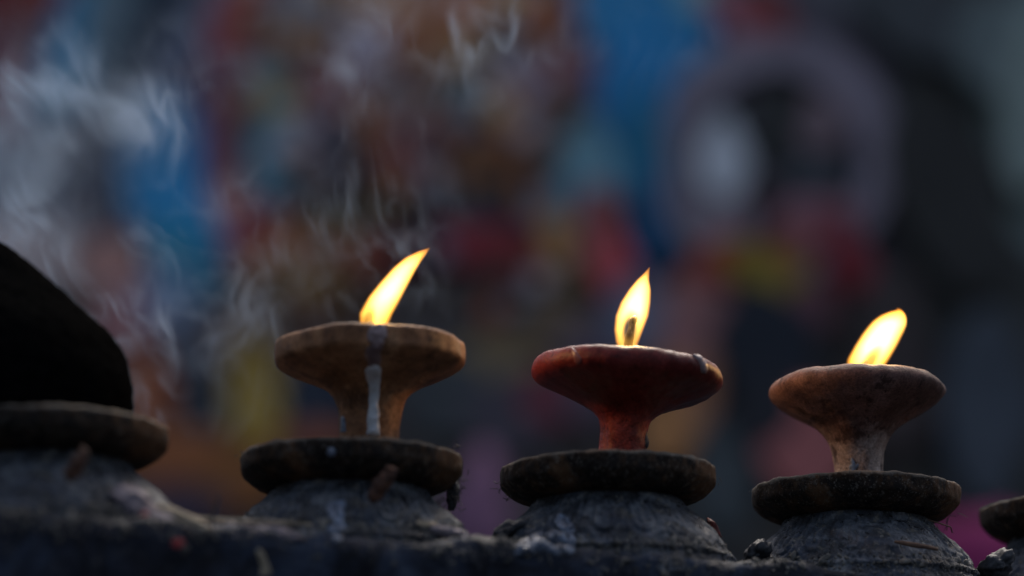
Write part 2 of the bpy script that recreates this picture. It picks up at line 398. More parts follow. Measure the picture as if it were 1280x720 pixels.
# small daubs of paint all over the relief, one part
def daubs(n, seed):
    rr = random.Random(seed); bm = bmesh.new(); lay = bm.verts.layers.float_color.new('tint')
    pal = [((104, 66, 44), 4), ((96, 52, 44), 3), ((120, 96, 84), 3), ((70, 56, 54), 3), ((112, 106, 120), 2), ((66, 74, 92), 2), ((116, 86, 48), 2), ((40, 34, 38), 3), ((90, 40, 46), 2)]
    pal = [c for c, k in pal for _ in range(k)]
    for i in range(n):
        u, v = rr.uniform(300, 715), rr.uniform(-10, 400)
        r = rr.uniform(9, 20); c = rr.choice(pal); ring = wob(u, v, r, r * rr.uniform(.6, 1.6), rr.uniform(0, 180), i * 1.7, 18, .3)
        y = -.085 - i * .0002
        col = tuple(paint(c, 1.25)) + (1,)
        A = [bm.verts.new((x, .0, z)) for x, z in ring]; B = [bm.verts.new((x, y, z)) for x, z in ring]
        for vtx in A + B: vtx[lay] = col
        for k in range(18): bm.faces.new((A[k], A[(k + 1) % 18], B[(k + 1) % 18], B[k]))
        bm.faces.new(B)
    bmesh.ops.recalc_face_normals(bm, faces=bm.faces)
    s = N('painted_daubs'); at_ = s.n.new('ShaderNodeAttribute'); at_.attribute_name = 'tint'; n1 = s.noise(12, 5, .6)
    o = obj('paint_daubs', bm, s.done(s.mix(1.0, at_.outputs['Color'], s.ramp(n1, [(.3, .75), (.7, 1.1)]), 'MULTIPLY'), .8, None, .2), mural, smooth=False)
    o['kind'] = 'stuff'
daubs(60, 8)
# unseen dark ground sheet, added to block sky light from below
bm = bmesh.new(); bmesh.ops.create_grid(bm, x_segments=1, y_segments=1, size=40)
gr = obj('ground', bm, M['rail'], loc=(0, 0, -.3), smooth=False); gr['kind'] = 'structure'
# bright cloth bundles between wall and lamps
def bundle(name, u, v, ru, rv, D, m, label, seed):
    c = at(u, v, D); k = D * 1.03 / F
    o = obj(name, blob(ru * k, ru * k * .8, rv * k, .22, seed, 4, 9), m, loc=c)
    return tag(o, label, 'cloth')
bundle('cloth_bundle', 1225, 715, 78, 72, 4.7, M['cloth'], 'bright magenta cloth blurred low behind the rightmost gap', 3)
bundle('cloth_bundle', 600, 640, 42, 82, 4.7, M['pinkcloth'], 'dusty pink cloth blurred low between two lamp stands', 7)

# ------------------------------------------------------------------ rail and lamp stands
U = .0003815                      # one unit of the turned profiles
STANDS = [(-.2020, 1.225, .2424), (-.0744, 1.295, .2424), (.0456, 1.335, .2441), (.1696, 1.387, .2436), (.2930, 1.452, .2450)]
ROW = Vector((.495, .227, 0)).normalized(); PERP = Vector((-ROW.y, ROW.x, 0))
RTOP = CAMZ + .1945
def rail_mesh():
    bm = bmesh.new()
    sec = []
    hw = .066
    def arc(n, fn): 
        for i in range(n): sec.append(fn(i / (n - 1)))
    arc(26, lambda t: (-hw, -.11 + t * .104))                                  # front face
    arc(8, lambda t: (-hw + .006 * (1 - math.cos(t * 1.57)), -.006 + .006 * math.sin(t * 1.57)))
    arc(30, lambda t: (-hw + .007 + t * (2 * hw - .014), 0.0004))
    arc(6, lambda t: (hw - .006 + .006 * math.sin(t * 1.57), -.006 * (1 - math.cos(t * 1.57))))
    arc(8, lambda t: (hw, -.007 - t * .1))
    c0 = Vector((.0456, 1.338, 0)); rows = []
    L0, L1, NN = -.55, .55, 560
    for i in range(NN + 1):
        s_ = L0 + (L1 - L0) * i / NN; row = []
        for (q, z) in sec:
            p = c0 + ROW * s_ + PERP * q + Vector((0, 0, RTOP + z))
            d = .0026 * fbm(p, 22, 5) + .0011 * fbm(p, 120, 3)
            if q < -hw + .004: p = p - PERP * d + PERP * (.004 * math.sin((z + .11) / .11 * 3.1))
            if z > -.004: p.z += d * 1.3 + max(0, .004 * noise.noise(p * 30)) - .001
            row.append(bm.verts.new(p))
        rows.append(row)
    for A, B in zip(rows, rows[1:]):
        for k in range(len(A) - 1): bm.faces.new((A[k], A[k + 1], B[k + 1], B[k]))
    bm.faces.new(rows[0]); bm.faces.new(rows[-1][::-1])
    for k in (0,):
        pass
    bmesh.ops.recalc_face_normals(bm, faces=bm.faces)
    return bm
rail = obj('stone_rail', rail_mesh(), M['rail'])
tag(rail, 'soot-blackened rough stone rail running under all the lamp stands', 'rail')

PLATE = [(0, -6), (60, -6), (112, -5), (124, -1.5), (131, -.3), (132.6, -1.2), (133.5, -3), (133.8, -11), (133.2, -19.5), (132.4, -23), (130.5, -25), (127, -28.5), (118, -36), (106, -41), (96, -43), (90, -44)]
NECK = [(80, -38), (92, -42), (96, -47), (100, -54), (108, -62), (119, -71), (131, -82), (141, -94), (147, -104), (150, -111), (154, -114), (156.5, -117.5), (155, -121.5), (157, -126), (161, -133), (163, -140), (163, -150)]
def plate_disp(seed):
    def f(p, a, r, z):
        d = .0008 * fbm(p, 45, 4) + .0007 * fbm(p, 170, 4)
        chip = noise.noise(Vector((math.cos(a) * 3 + seed * 5, math.sin(a) * 3, 0)))
        if r > .045: d -= .0012 * max(0, chip - .25)
        dz = .0009 * noise.noise(Vector((math.cos(a) * 1.2 + seed, math.sin(a) * 1.2, 3)))
        if z > -.002: dz += .0007 * fbm(p, 140, 4)
        return (d, dz)
    return f
def neck_disp(seed, dents):
    def f(p, a, r, z):
        zz = z / U
        d = .0013 * fbm(p, 50, 5) + .0007 * fbm(p, 210, 3)
        if -108 < zz < -46:                               # nested U shaped petals
            npet = 18; w_ = 2 * math.pi / npet
            x = ((a + seed) % w_) / w_ - .5
            t = (zz + 108) / 62
            dist = abs(x) if t > .38 else math.hypot(x, (.38 - t) * 1.15)
            fade = min(1, (zz + 108) / 8) * min(1, (-46 - zz) / 8)
            worn = .55 + .8 * noise.noise(Vector((math.cos(a) * 1.7, math.sin(a) * 1.7, seed)))
            d += .0011 * math.cos(dist * 2 * math.pi * 4.3) * max(0, fade) * max(.2, worn)
        if -104 < zz < -46:                               # fine scored ribs, worn away in places
            d += .00028 * math.cos(a * 150 + 2 * noise.noise(p * 60)) * max(0, .5 + 1.6 * noise.noise(Vector((math.cos(a) * 2.3, math.sin(a) * 2.3, seed + 9))))
        if zz < -110 and zz > -124:
            d += .0005 * math.sin(a * 110)
        for (da, dz_, dr, dd) in dents:
            q = math.hypot((a - R(da)) * r / U, zz - dz_) / dr
            d -= dd * math.exp(-q ** 4)
        return d
    return f
NAMES = ['leftmost lamp stand, cut by the left edge and carrying a soot-black dome', 'lamp stand under the tan clay lamp, with a rusty shard hanging at its neck',
         'lamp stand under the dark red clay lamp, with bluish wax at its foot', 'lamp stand under the brown clay lamp, with a dark hole in its petalled dome', 'empty lamp stand cut off by the right edge']
stands = []
for i, (x, y, h) in enumerate(STANDS):
    st = empty('lamp_stand', (x, y, CAMZ + h))
    tag(st, NAMES[i], 'stand', 'round stone stands along the rail')
    P_ = [(r * U, z * U) for r, z in PLATE]; Q_ = [(r * U, z * U) for r, z in NECK]
    obj('plate', lathe(P_, 220, 70, plate_disp(i * 7.3), i * 7.3), M['metal'], st)
    dents = []
    if i == 3: dents = [(-62, -84, 10.5, .006), (-110, -116, 9, .003), (-150, -100, 12, .002)]
    if i == 2: dents = [(-50, -78, 7, .003), (-128, -112, 10, .002)]
    if i == 1: dents = [(-75, -75, 6, .002)]
    obj('dome', lathe(Q_, 520, 110, neck_disp(i * 2.9 + .2, dents), i * 3.3), M['stone'], st)
    stands.append(st)

# ------------------------------------------------------------------ flames
def mat_flame(name, strength, ctrl, cy, hollow, dim):
    """hot gas: emission densest on the flame's axis, thinning to the rim and round the wick"""
    s = N(name); s.n.remove(s.b)
    z0, z1 = ctrl[0][0].z, ctrl[-1][0].z
    xs = [p.x for p, r in ctrl]; x0, x1 = min(xs) - .001, max(xs) + .001; rm = max(r for p, r in ctrl)
    g = s.n.new('ShaderNodeNewGeometry')
    sp = s.n.new('ShaderNodeSeparateXYZ'); s.l.new(g.outputs['Position'], sp.inputs[0])
    t = s.n.new('ShaderNodeMapRange'); t.inputs[1].default_value = z0; t.inputs[2].default_value = z1
    s.l.new(sp.outputs[2], t.inputs[0])
    stops = [((p.z - z0) / (z1 - z0), ((p.x - x0) / (x1 - x0), r / rm, 0.0)) for p, r in ctrl]
    axis = s.ramp(t.outputs[0], stops)
    sr = s.n.new('ShaderNodeSeparateColor'); s.l.new(axis, sr.inputs[0])
    cx = s.math('MULTIPLY_ADD', sr.outputs[0], x1 - x0, x0); rr = s.math('MULTIPLY_ADD', sr.outputs[1], rm, .00015)
    dx = s.math('DIVIDE', s.math('SUBTRACT', sp.outputs[0], cx), rr); dy = s.math('DIVIDE', s.math('SUBTRACT', sp.outputs[1], cy), rr)
    d2 = s.math('ADD', s.math('MULTIPLY', dx, dx), s.math('MULTIPLY', dy, dy))
    core = s.math('POWER', s.math('MAXIMUM', s.math('SUBTRACT', 1.0, d2), 0.0), .9)
    hx, hz, hw, hh, sl = hollow
    zz = s.math('SUBTRACT', sp.outputs[2], hz)
    ex = s.math('DIVIDE', s.math('SUBTRACT', s.math('SUBTRACT', sp.outputs[0], hx), s.math('MULTIPLY', zz, sl)), hw); ez = s.math('DIVIDE', zz, hh)
    dd = s.math('SQRT', s.math('ADD', s.math('MULTIPLY', ex, ex), s.math('MULTIPLY', ez, ez)))
    hol = s.n.new('ShaderNodeMapRange'); hol.interpolation_type = 'SMOOTHERSTEP'
    hol.inputs[1].default_value = .25; hol.inputs[2].default_value = 1.3; hol.inputs[3].default_value = dim; hol.inputs[4].default_value = 1.0
    s.l.new(dd, hol.inputs[0])
    up = s.ramp(t.outputs[0], [(0.0, .35), (.25, .8), (.45, 1.0), (.8, 1.0), (1.0, .5)])
    st = s.math('MULTIPLY', s.math('MULTIPLY', s.math('MULTIPLY', hol.outputs[0], core), up), strength)
    c = s.ramp(t.outputs[0], [(0.0, (1, .46, .04)), (.3, (1, .56, .10)), (.5, (1, .60, .155)), (.8, (1, .58, .13)), (1.0, (1, .34, .03))])
    c = s.mix(s.math('POWER', s.math('MAXIMUM', s.math('SUBTRACT', 1.0, d2), 0.0), .45), (1, .30, .015), c)
    e = s.n.new('ShaderNodeEmission')
    s.l.new(c, e.inputs[0]); s.l.new(st, e.inputs[1]); s.l.new(e.outputs[0], s.o.inputs['Volume'])
    s.m.cycles.homogeneous_volume = False
    return s.m
def make_flame(ctrl, D, root, strength, hol, dim=.035, per=6):
    c = [(at(u, v, D), r * 1.07 * D * 1.015 / F) for u, v, r in ctrl]
    pts, rad = curve_pts(c, per)
    inv = root.matrix_basis.inverted()
    bm = tube([inv @ p for p in pts], [r * 1.04 + .0002 for r in rad], 32, 1.0, axis=inv.to_3x3() @ Vector((0, 1, 0)))
    # horizontal half width of a leaning flame, for the shader's axis table
    tab = []
    for k, (p, r) in enumerate(c):
        tt = (c[min(k + 1, len(c) - 1)][0] - c[max(k - 1, 0)][0]).normalized()
        tab.append((p, r / max(.55, abs(tt.z))))
    hw = at(hol[0], hol[1], D); k = D * 1.015 / F
    m = mat_flame('flame_gas', strength, tab, D, (hw.x, hw.z, hol[2] * k, hol[3] * k, hol[4]), dim)
    o = obj('flame', bm, m, root)
    mid = pts[len(pts) // 2]
    ld = bpy.data.lights.new('flame_light', 'POINT'); lo = bpy.data.objects.new('flame_light', ld); COL.objects.link(lo)
    ld.energy = .2; ld.color = (1, .55, .2); ld.shadow_soft_size = .003; lo.location = inv @ mid; lo.parent = root
    return o
def local_drip(root, ctrl, mat, name, flat=.45, segs=14, nz=.0002, axis=None):
    inv = root.matrix_basis.inverted()
    pts, rad = curve_pts([(inv @ p, r) for p, r in ctrl], 5)
    return obj(name, tube(pts, rad, segs, flat, nz, axis=axis or Vector((0, 1, 0))), mat, root)

# ------------------------------------------------------------------ clay lamps
def clay_disp(seed, amp=.0007, lump=.0014):
    def f(p, a, r, z):
        d = lump * noise.noise(Vector((math.cos(a) * 1.5 + seed, math.sin(a) * 1.5, z * 40))) + amp * fbm(p, 70, 4)
        dz = lump * .8 * noise.noise(Vector((math.cos(a) * 2 + seed, math.sin(a) * 2, 7))) + (.0003 if seed < 20 else .0005) * noise.noise(Vector((math.cos(a) * 7 + seed, math.sin(a) * 7, 2))) if r > .025 and z > .03 else 0
        return (d, dz)
    return f
def make_lamp(name, idx, label, bowl_pts, stem_pts, H, mb, ms, tilt=(0, 0), seed=0, dx=0.0, disp=None):
    x, y, h = STANDS[idx]
    root = empty(name, (x + dx, y, CAMZ + h - 5.5 * U), (tilt[0], tilt[1], 0))
    tag(root, label, 'lamp', 'clay butter lamps burning on the stands')
    f = disp or clay_disp(seed)
    cv = lambda pts: [(r * U, (z + H) * U) for r, z in pts]
    obj('bowl', lathe(cv(bowl_pts), 200, 90, f, seed), mb, root)
    obj('stem', lathe(cv(stem_pts), 140, 50, f, seed), ms, root)
    o = obj('oil', lathe([(0, (H - 11) * U), (60 * U, (H - 11) * U), (86 * U, (H - 11.5) * U)], 64, 4, None, 0, False), M['lampoil'], root)
    return root
# tan lamp
bowl1 = [(0, -24), (60, -20), (92, -10), (103, -2), (108, 0), (113, -.6), (116, -2.2), (117.2, -5), (117.8, -12), (117.4, -22), (116.8, -25), (114.8, -27.5), (108, -32), (98, -37), (84, -43.5), (68, -50.5), (55, -58), (47, -66)]
stem1 = [(52, -60), (47, -66), (42, -75), (38.5, -86), (36.5, -98), (35.5, -112), (35.5, -128), (36.5, -140), (37, -146)]
L1 = make_lamp('clay_lamp', 1, 'tan clay lamp with flat rim and a white wax run down its stem', bowl1, stem1, 146, M['tan_clay'], M['tan_clay'], (0, R(-.4)), 11, dx=.0085)
# red lamp
bowl2 = [(0, -24), (60, -20), (94, -9), (104, -2), (111, 0), (116.5, -1.8), (120, -6.5), (121.5, -13), (120, -20), (115, -26), (105, -31.5), (91, -37), (75, -43.5), (59, -51), (45, -59), (36, -68)]
stem2 = [(41, -62), (36, -68), (32.5, -76), (30.5, -86), (29.5, -98), (29, -112), (29.5, -126), (30.5, -138)]
L2 = make_lamp('clay_lamp', 2, 'dark red oily clay lamp with thick tilted rim and pale drip on its right edge', bowl2, stem2, 138, M['red_clay'], M['red_clay'], (0, R(4.6)), 23, dx=.0058)
# brown lamp
bowl3 = [(0, -22), (55, -18), (80, -5), (89, -.5), (96, .5), (104, -2), (111, -7), (115, -12.5), (116, -17), (114, -22.5), (108, -29), (98, -36), (84, -44.5), (69, -53), (56, -62), (46, -72), (41, -80)]
stem3 = [(44, -74), (41, -80), (37.5, -88), (35, -98), (33.5, -110), (33, -124), (34.5, -140), (37, -151)]
L3 = make_lamp('clay_lamp', 3, 'brown unglazed clay lamp with rounded rim and pale dusty stem', bowl3, stem3, 149.5, M['brown_clay'], M['brown_clay'], (0, R(-.3)), 37, dx=.002)
bpy.context.view_layer.update()

D1, D2, D3 = 1.295, 1.335, 1.387
make_flame([(467, 420, 12), (467, 408, 17), (470, 392, 19), (481, 372, 17.5), (493, 354, 15), (506, 336, 12), (518, 323, 8.5), (529, 315, 4.5), (537, 310, .5)], D1, L1, 640, (461, 399, 9, 18, .2), .22)
make_flame([(785, 440, 9), (784, 428, 14), (786, 412, 17.5), (790, 395, 19.5), (794.5, 378, 17.5), (800, 362, 13), (804, 350, 7.5), (808, 342, 3.5), (812, 334, .4)], D2, L2, 680, (787, 411, 13, 28, .12), .012)
make_flame([(1077, 472, 14), (1080, 462, 21), (1086, 448, 22.5), (1095, 432, 22), (1103, 418, 21), (1109, 409, 19.5), (1114.5, 401.5, 18), (1120, 395, 15), (1124, 390.5, 10), (1126, 388, 4)], D3, L3, 640, (1088, 451, 11, 24, .55), .15)
def wick(root, ctrl, D):
    inv = root.matrix_basis.inverted()
    pts, rad = curve_pts([(inv @ at(u, v, D), r * D / F) for u, v, r in ctrl], 4)
    obj('wick', tube(pts, rad, 12, 1, .0004), M['wick'], root)
wick(L1, [(452, 440, 6), (458, 420, 6), (462, 408, 5), (466, 402, 3)], D1)
wick(L2, [(779, 462, 7), (784, 440, 6.5), (787, 420, 5.5), (790, 406, 4.2), (793, 399, 5), (796, 397, 3)], D2)
wick(L3, [(1068, 474, 6), (1076, 462, 5), (1081, 454, 4), (1083, 450, 2)], D3)

# wax and oil runs
DEPS = bpy.context.evaluated_depsgraph_get()
def surf(targets, u, v):
    """point and normal where the sight line meets the nearest of the named solid parts"""
    a = at(u, v, 1.0); o = Vector((0, 0, CAMZ)); d = (a - o).normalized(); best = None
    for ob in targets:
        iv = ob.matrix_world.inverted()
        ok, loc, nrm, _ = ob.ray_cast(iv @ o, (iv.to_3x3() @ d).normalized(), depsgraph=DEPS)
        if ok:
            wp = ob.matrix_world @ loc; wn2 = (ob.matrix_world.to_3x3() @ nrm).normalized()
            if wn2.dot(d) > 0: wn2 = -wn2
            if best is None or (wp - o).length < (best[0] - o).length: best = (wp, wn2)
    return best
def solids(root): return [c for c in root.children if c.name.split('.')[0] in ('bowl', 'stem', 'plate', 'dome')]
def drape(targets, name, mat, uvr, thick=.0008, parent=None, across=11, per=7, wob_=.25, seed=0, lump=.3, lift=0.0):
    """a run of wax lying on a surface: thickest along its middle, feathering into the surface"""
    P = [(Vector((u, v, 0)), r) for u, v, r in uvr]
    pts, rad = curve_pts(P, per); rows = []
    for k, (p, r) in enumerate(zip(pts, rad)):
        t = (pts[min(k + 1, len(pts) - 1)] - pts[max(k - 1, 0)]).normalized(); nn = Vector((-t.y, t.x, 0))
        row = []
        end = min(1, k / (per * .6), (len(pts) - 1 - k) / (per * .6))
        for q in range(across):
            x = q / (across - 1) * 2 - 1
            rr = r * (1 + wob_ * noise.noise(Vector((p.x * .09 + seed, p.y * .09, math.copysign(3, x)))))
            uv = p + nn * x * rr
            h = surf(targets, uv.x, uv.y)
            if not h: row.append(None); continue
            hh = thick * (math.sqrt(max(0, 1 - x * x)) * math.sqrt(max(0, end)) * (1 + lump * noise.noise(Vector((uv.x * .15, uv.y * .15, seed)))))
            row.append(h[0] + h[1] * (hh + lift) - h[1] * .0002 * (1 if abs(x) > .99 or end == 0 else 0))
        rows.append(row)
    org = parent.matrix_basis if parent else Matrix.Translation(next(p for row in rows for p in row if p))
    iv = org.inverted(); bm = bmesh.new(); V = [[bm.verts.new(iv @ p) if p else None for p in row] for row in rows]
    for A, B in zip(V, V[1:]):
        for k in range(across - 1):
            f = [A[k], A[k + 1], B[k + 1], B[k]]
            if all(f): bm.faces.new(f)
    bmesh.ops.recalc_face_normals(bm, faces=bm.faces)
    o = obj(name, bm, mat, parent)
    if not parent: o.matrix_basis = org
    return o
def run(root, name, mat, uvr, thick=.0008, seed=0, lump=.3): return drape(solids(root), name, mat, uvr, thick, root, seed=seed, lump=lump)
run(L1, 'oil_stain', M['oil'], [(470, 405, 8), (472, 412, 12), (470, 422, 13), (471, 432, 8), (466, 442, 11), (468, 452, 9), (465, 462, 6)], .0009, 1, .9)
run(L1, 'wax_drip', M['wax'], [(464, 454, 3), (466, 461, 10), (467, 470, 9.5), (468, 484, 7), (467, 500, 6.5), (467, 515, 7), (466, 527, 8), (467, 536, 8), (466, 544, 9)], .0017, 2, .3)
run(L1, 'wax_drip', M['bluewax'], [(428, 520, 2), (429, 528, 3), (429, 541, 4)], .0006, 3)  # small pale glint on the stem, laid on as a bluish strip
run(L2, 'wax_drip', M['oil'], [(862, 441, 1.2), (870, 445, 2.5), (877, 452, 3.5), (880, 460, 5), (879, 467, 3.5)], .0012, 4)
run(L2, 'wax_drip', M['darkwax'], [(714, 434, 1.5), (719, 442, 3.5), (722, 450, 5), (723, 456, 2.5)], .0005, 5)
run(L3, 'wax_drip', M['bluewax'], [(1064, 572, 1.5), (1066, 579, 3), (1066, 584, 6), (1070, 587, 9)], .0006, 6)
p2 = at(806, 549, D2 - .002)
o = obj('clay_lump', blob(.0021, .002, .0045, .35, 5, 3, 200), M['char'], L2); o.location = L2.matrix_basis.inverted() @ p2

# ------------------------------------------------------------------ soot-black dome on the left stand
x0, y0, h0 = STANDS[0]
dome = [(0, 250), (20, 240), (40, 226), (58, 211), (80, 191), (100, 173), (124, 150), (147, 130), (163, 112), (175, 90), (184, 68), (186, 60), (186.5, 36), (181, 10), (174, 0), (100, 0), (0, 0)]
dm = obj('domed_pot', lathe([(r * .000352, z * .000352) for r, z in dome], 160, 90, lambda p, a, r, z: .0016 * fbm(p, 35, 5) + .0012 * fbm(p, 190, 4), 3), M['soot'], loc=(x0 - .0323, y0 + .012, CAMZ + h0 + .001))
tag(dm, 'large matt soot-black domed pot resting on the leftmost stand', 'pot')

# ------------------------------------------------------------------ debris on the rail and stands
def thing_tube(name, mat, uvdr, label, cat, segs=10, nz=.0003, group=None, flat=1.0):
    c = [(at(u, v, D), r * D / F) for u, v, D, r in uvdr]
    o0 = c[0][0].copy()
    pts, rad = curve_pts([(p - o0, r) for p, r in c], 5)
    o = obj(name, tube(pts, rad, segs, flat, nz), mat, loc=o0)
    return tag(o, label, cat, group)
def thing_blob(name, mat, u, v, D, ru, rv, label, cat, rough=.3, seed=1, rot=0, depth=.8, group=None, sc=120):
    k = D * 1.01 / F
    o = obj(name, blob(ru * k, ru * k * depth, rv * k, rough, seed, 4, sc), mat, loc=at(u, v, D))
    o.rotation_euler = (0, R(-rot), 0)
    return tag(o, label, cat, group)
thing_tube('clay_shard', M['orange'], [(464, 628, 1.244, 7), (472, 614, 1.242, 10), (480, 602, 1.240, 10), (490, 590, 1.238, 7), (494, 584, 1.238, 4)], 'rusty orange shard leaning on the stand of the tan lamp', 'shard', flat=.5, nz=.0022, segs=16)
thing_tube('clay_shard', M['orange'], [(86, 600, 1.172, 8), (92, 588, 1.170, 10), (100, 575, 1.168, 9), (106, 562, 1.167, 4)], 'rusty orange shard leaning on the leftmost stand', 'shard', flat=.5, nz=.0022, segs=16)
thing_tube('straw', M['straw'], [(228, 647, 1.215, 2.5), (290, 651, 1.222, 3), (345, 653, 1.225, 2.5), (390, 656, 1.232, 1.5)], 'long pale straw lying along the rail left of the tan lamp stand', 'straw')
thing_tube('straw', M['straw'], [(196, 634, 1.19, 6), (220, 644, 1.19, 8), (244, 655, 1.19, 8), (262, 662, 1.19, 5)], 'thick pale dried stalk lying in the gap right of the leftmost stand', 'stalk', nz=.0006)
thing_tube('twig', M['char'], [(264, 662, 1.195, 2.6), (266, 648, 1.195, 2.4), (270, 634, 1.195, 2), (273, 620, 1.195, 1)], 'thin dark stick standing upright in the gap left of the tan lamp stand', 'twig')
thing_tube('twig', M['twig'], [(1118, 677, 1.332, 2), (1135, 680, 1.331, 3.2), (1155, 683, 1.332, 3), (1172, 687, 1.334, 2)], 'brown twig stuck below the hole in the stand of the brown lamp', 'twig')
thing_tube('twig', M['twig'], [(1160, 650, 1.36, .8), (1176, 655, 1.36, .9), (1188, 659, 1.365, .8), (1190, 666, 1.37, .6)], 'fine curled fibre beside the hole in the stand of the brown lamp', 'fibre')
thing_tube('straw', M['straw'], [(941, 706, 1.315, 3), (955, 707, 1.315, 4), (971, 705, 1.315, 3)], 'short pale straw at the left foot of the brown lamp stand', 'straw')
thing_tube('clay_shard', M['darkred'], [(884, 648, 1.345, 2), (891, 656, 1.342, 4), (898, 665, 1.342, 3), (903, 672, 1.342, 1.5)], 'dark red crumb stuck on the right slope of the red lamp stand', 'crumb', nz=.001)
thing_blob('powder_spot', M['red'], 223, 679, 1.176, 8, 6, 'small red powder spot on the rail front at the left', 'powder', seed=4, depth=.3)
thing_blob('powder_spot', M['red'], 180, 643, 1.18, 6, 4, 'tiny red crumb on the wax heap beside the leftmost stand', 'powder', seed=9, depth=.5)
thing_blob('char_clump', M['char'], 640, 668, 1.31, 26, 13, 'black charred clump at the left foot of the red lamp stand', 'char', .55, 2, 35)
thing_blob('char_clump', M['char'], 949, 690, 1.345, 20, 11, 'black charred clump at the left foot of the brown lamp stand', 'char', .55, 6, 45)
thing_blob('char_clump', M['char'], 566, 617, 1.315, 8, 20, 'black fuzzy soot clump hanging under the right side of the tan lamp stand', 'char', .6, 8, 0)
thing_blob('char_clump', M['char'], 1248, 706, 1.37, 22, 14, 'black charred clump at the foot of the empty right stand', 'char', .55, 12, 30)
def wax_thing(name, mat, targets, uvr, thick, label, cat, seed, lump=.6):
    return tag(drape(targets, name, mat, uvr, thick, seed=seed, lump=lump, wob_=.5, across=15), label, cat)
sol = [rail] + [c for st in stands for c in solids(st)]
wax_thing('wax_pool', M['bluewax'], sol, [(640, 690, 5), (660, 684, 9), (682, 678, 13), (704, 680, 15), (720, 684, 8)], .003, 'folded bluish wax pool on the rail in front of the red lamp stand', 'wax', 1, 1.6)
wax_thing('wax_drip', M['bluewax'], sol, [(694, 648, 4), (702, 652, 9), (708, 662, 9), (712, 672, 8)], .0015, 'small bluish wax drip above the wax pool of the red lamp stand', 'wax', 2, 1.0)
wax_thing('wax_drip', M['bluewax'], sol, [(418, 626, 11), (420, 640, 12), (421, 655, 12), (420, 668, 9), (421, 678, 5)], .0012, 'dull bluish wax run on the dome under the tan lamp', 'wax', 3)
wax_thing('wax_drip', M['straw'], sol, [(322, 686, 3), (328, 698, 6), (332, 712, 7), (334, 719, 8)], .0008, 'yellowish grimy wax drip at the bottom left of the rail front', 'wax', 5)
thing_blob('wax_lump', M['pinkash'], 168, 640, 1.19, 44, 22, 'pale grey crusty wax heap at the right foot of the leftmost stand', 'wax', .5, 15, -22, .7)
thing_blob('wax_lump', M['pinkash'], 310, 668, 1.21, 62, 11, 'flat pinkish ash heap on the rail left of the tan lamp stand', 'ash', .45, 16, -4, .6)
thing_blob('wax_lump', M['pinkash'], 560, 668, 1.26, 30, 8, 'low ash crust on the rail right of the tan lamp stand', 'ash', .5, 31, -12, .6)
drape(solids(stands[1]), 'wax_spot', M['bluewax'], [(414, 559, 4), (414, 565, 5.5), (413, 571, 3)], .0012, stands[1], seed=8)
def grit(n, seed):
    rr = random.Random(seed); bm = bmesh.new()
    lines = [([(612, 671), (660, 678), (760, 683), (860, 680), (925, 694)], 4, .5), ([(300, 645), (380, 656), (470, 661), (560, 657), (600, 672)], 5, .7), ([(930, 700), (1000, 705), (1100, 706), (1180, 705), (1225, 716)], 6, .6),
             ([(0, 640), (90, 645), (180, 640), (260, 655)], 7, .8), ([(0, 655), (300, 668), (620, 690), (920, 712)], 9, .8)]
    for _ in range(n):
        ln, sp_, k = rr.choice(lines); f = rr.random() * (len(ln) - 1); i_ = int(f); f -= i_
        u = ln[i_][0] * (1 - f) + ln[i_ + 1][0] * f + rr.gauss(0, 3); v = ln[i_][1] * (1 - f) + ln[i_ + 1][1] * f + rr.gauss(0, sp_)
        h = surf(sol, u, v)
        if not h: continue
        r = rr.uniform(.0002, .0009) * (2.2 if rr.random() < .08 else 1); el = rr.uniform(1, 3) if rr.random() < .3 else 1.2; rot = Matrix.Rotation(rr.uniform(0, 3.1), 3, 'Y')
        b2 = bmesh.ops.create_icosphere(bm, subdivisions=1, radius=r)
        for vv in b2['verts']:
            vv.co = vv.co * (1 + rr.uniform(-.35, .35)); vv.co.x *= el; vv.co = rot @ vv.co
            vv.co += h[0]
    o = obj('grit', bm, M['grit']); tag(o, 'pale crumbs and grit scattered along the rail and stand feet', 'grit', kind='stuff')
grit(1500, 4)
for lab, pt in (('pale flake under the right side of the tan lamp stand', [(520, 652, 2), (534, 656, 4), (548, 655, 3)]),
                ('pale chip on the rail beside the charred clump of the red lamp stand', [(652, 678, 2), (664, 680, 3.5), (676, 677, 2)])):
    tag(drape(sol, 'flake', M['straw'], pt, .0015, seed=len(lab), lump=.8), lab, 'flake')

# fuzzy fibres on plate edges, one mesh part per stand
def fuzz(stand, spots, seed):
    rr = random.Random(seed); bm = bmesh.new(); inv = stand.matrix_basis.inverted()
    for (u, v, D, n, ln, sprd) in spots:
        for _ in range(n):
            p = inv @ at(u + rr.gauss(0, sprd), v + rr.gauss(0, sprd), D + rr.gauss(0, .002))
            a = rr.uniform(0, 6.28); d = Vector((math.cos(a), rr.uniform(-.4, .4), math.sin(a))).normalized()
            pts = [p]; l = ln * rr.uniform(.4, 1) * .00038
            for _k in range(4):
                d = (d + Vector((rr.gauss(0, .4), rr.gauss(0, .4), rr.gauss(0, .4) - .1))).normalized(); pts.append(pts[-1] + d * l / 4)
            t = tube(pts, [.00022, .0002, .00018, .00014, .00006], 5)
            m_ = bpy.data.meshes.new('t'); t.to_mesh(m_); t.free(); bm.from_mesh(m_); bpy.data.meshes.remove(m_)
    o = obj('fuzz', bm, M['fibre'], stand); o['kind'] = 'stuff'
fuzz(stands[1], [(573, 600, 1.30, 24, 12, 5), (566, 622, 1.31, 40, 14, 9), (304, 570, 1.295, 8, 9, 4), (571, 556, 1.295, 8, 8, 3)], 1)
fuzz(stands[2], [(626, 605, 1.335, 14, 14, 4), (632, 622, 1.335, 7, 9, 4), (890, 600, 1.335, 5, 7, 4)], 2)
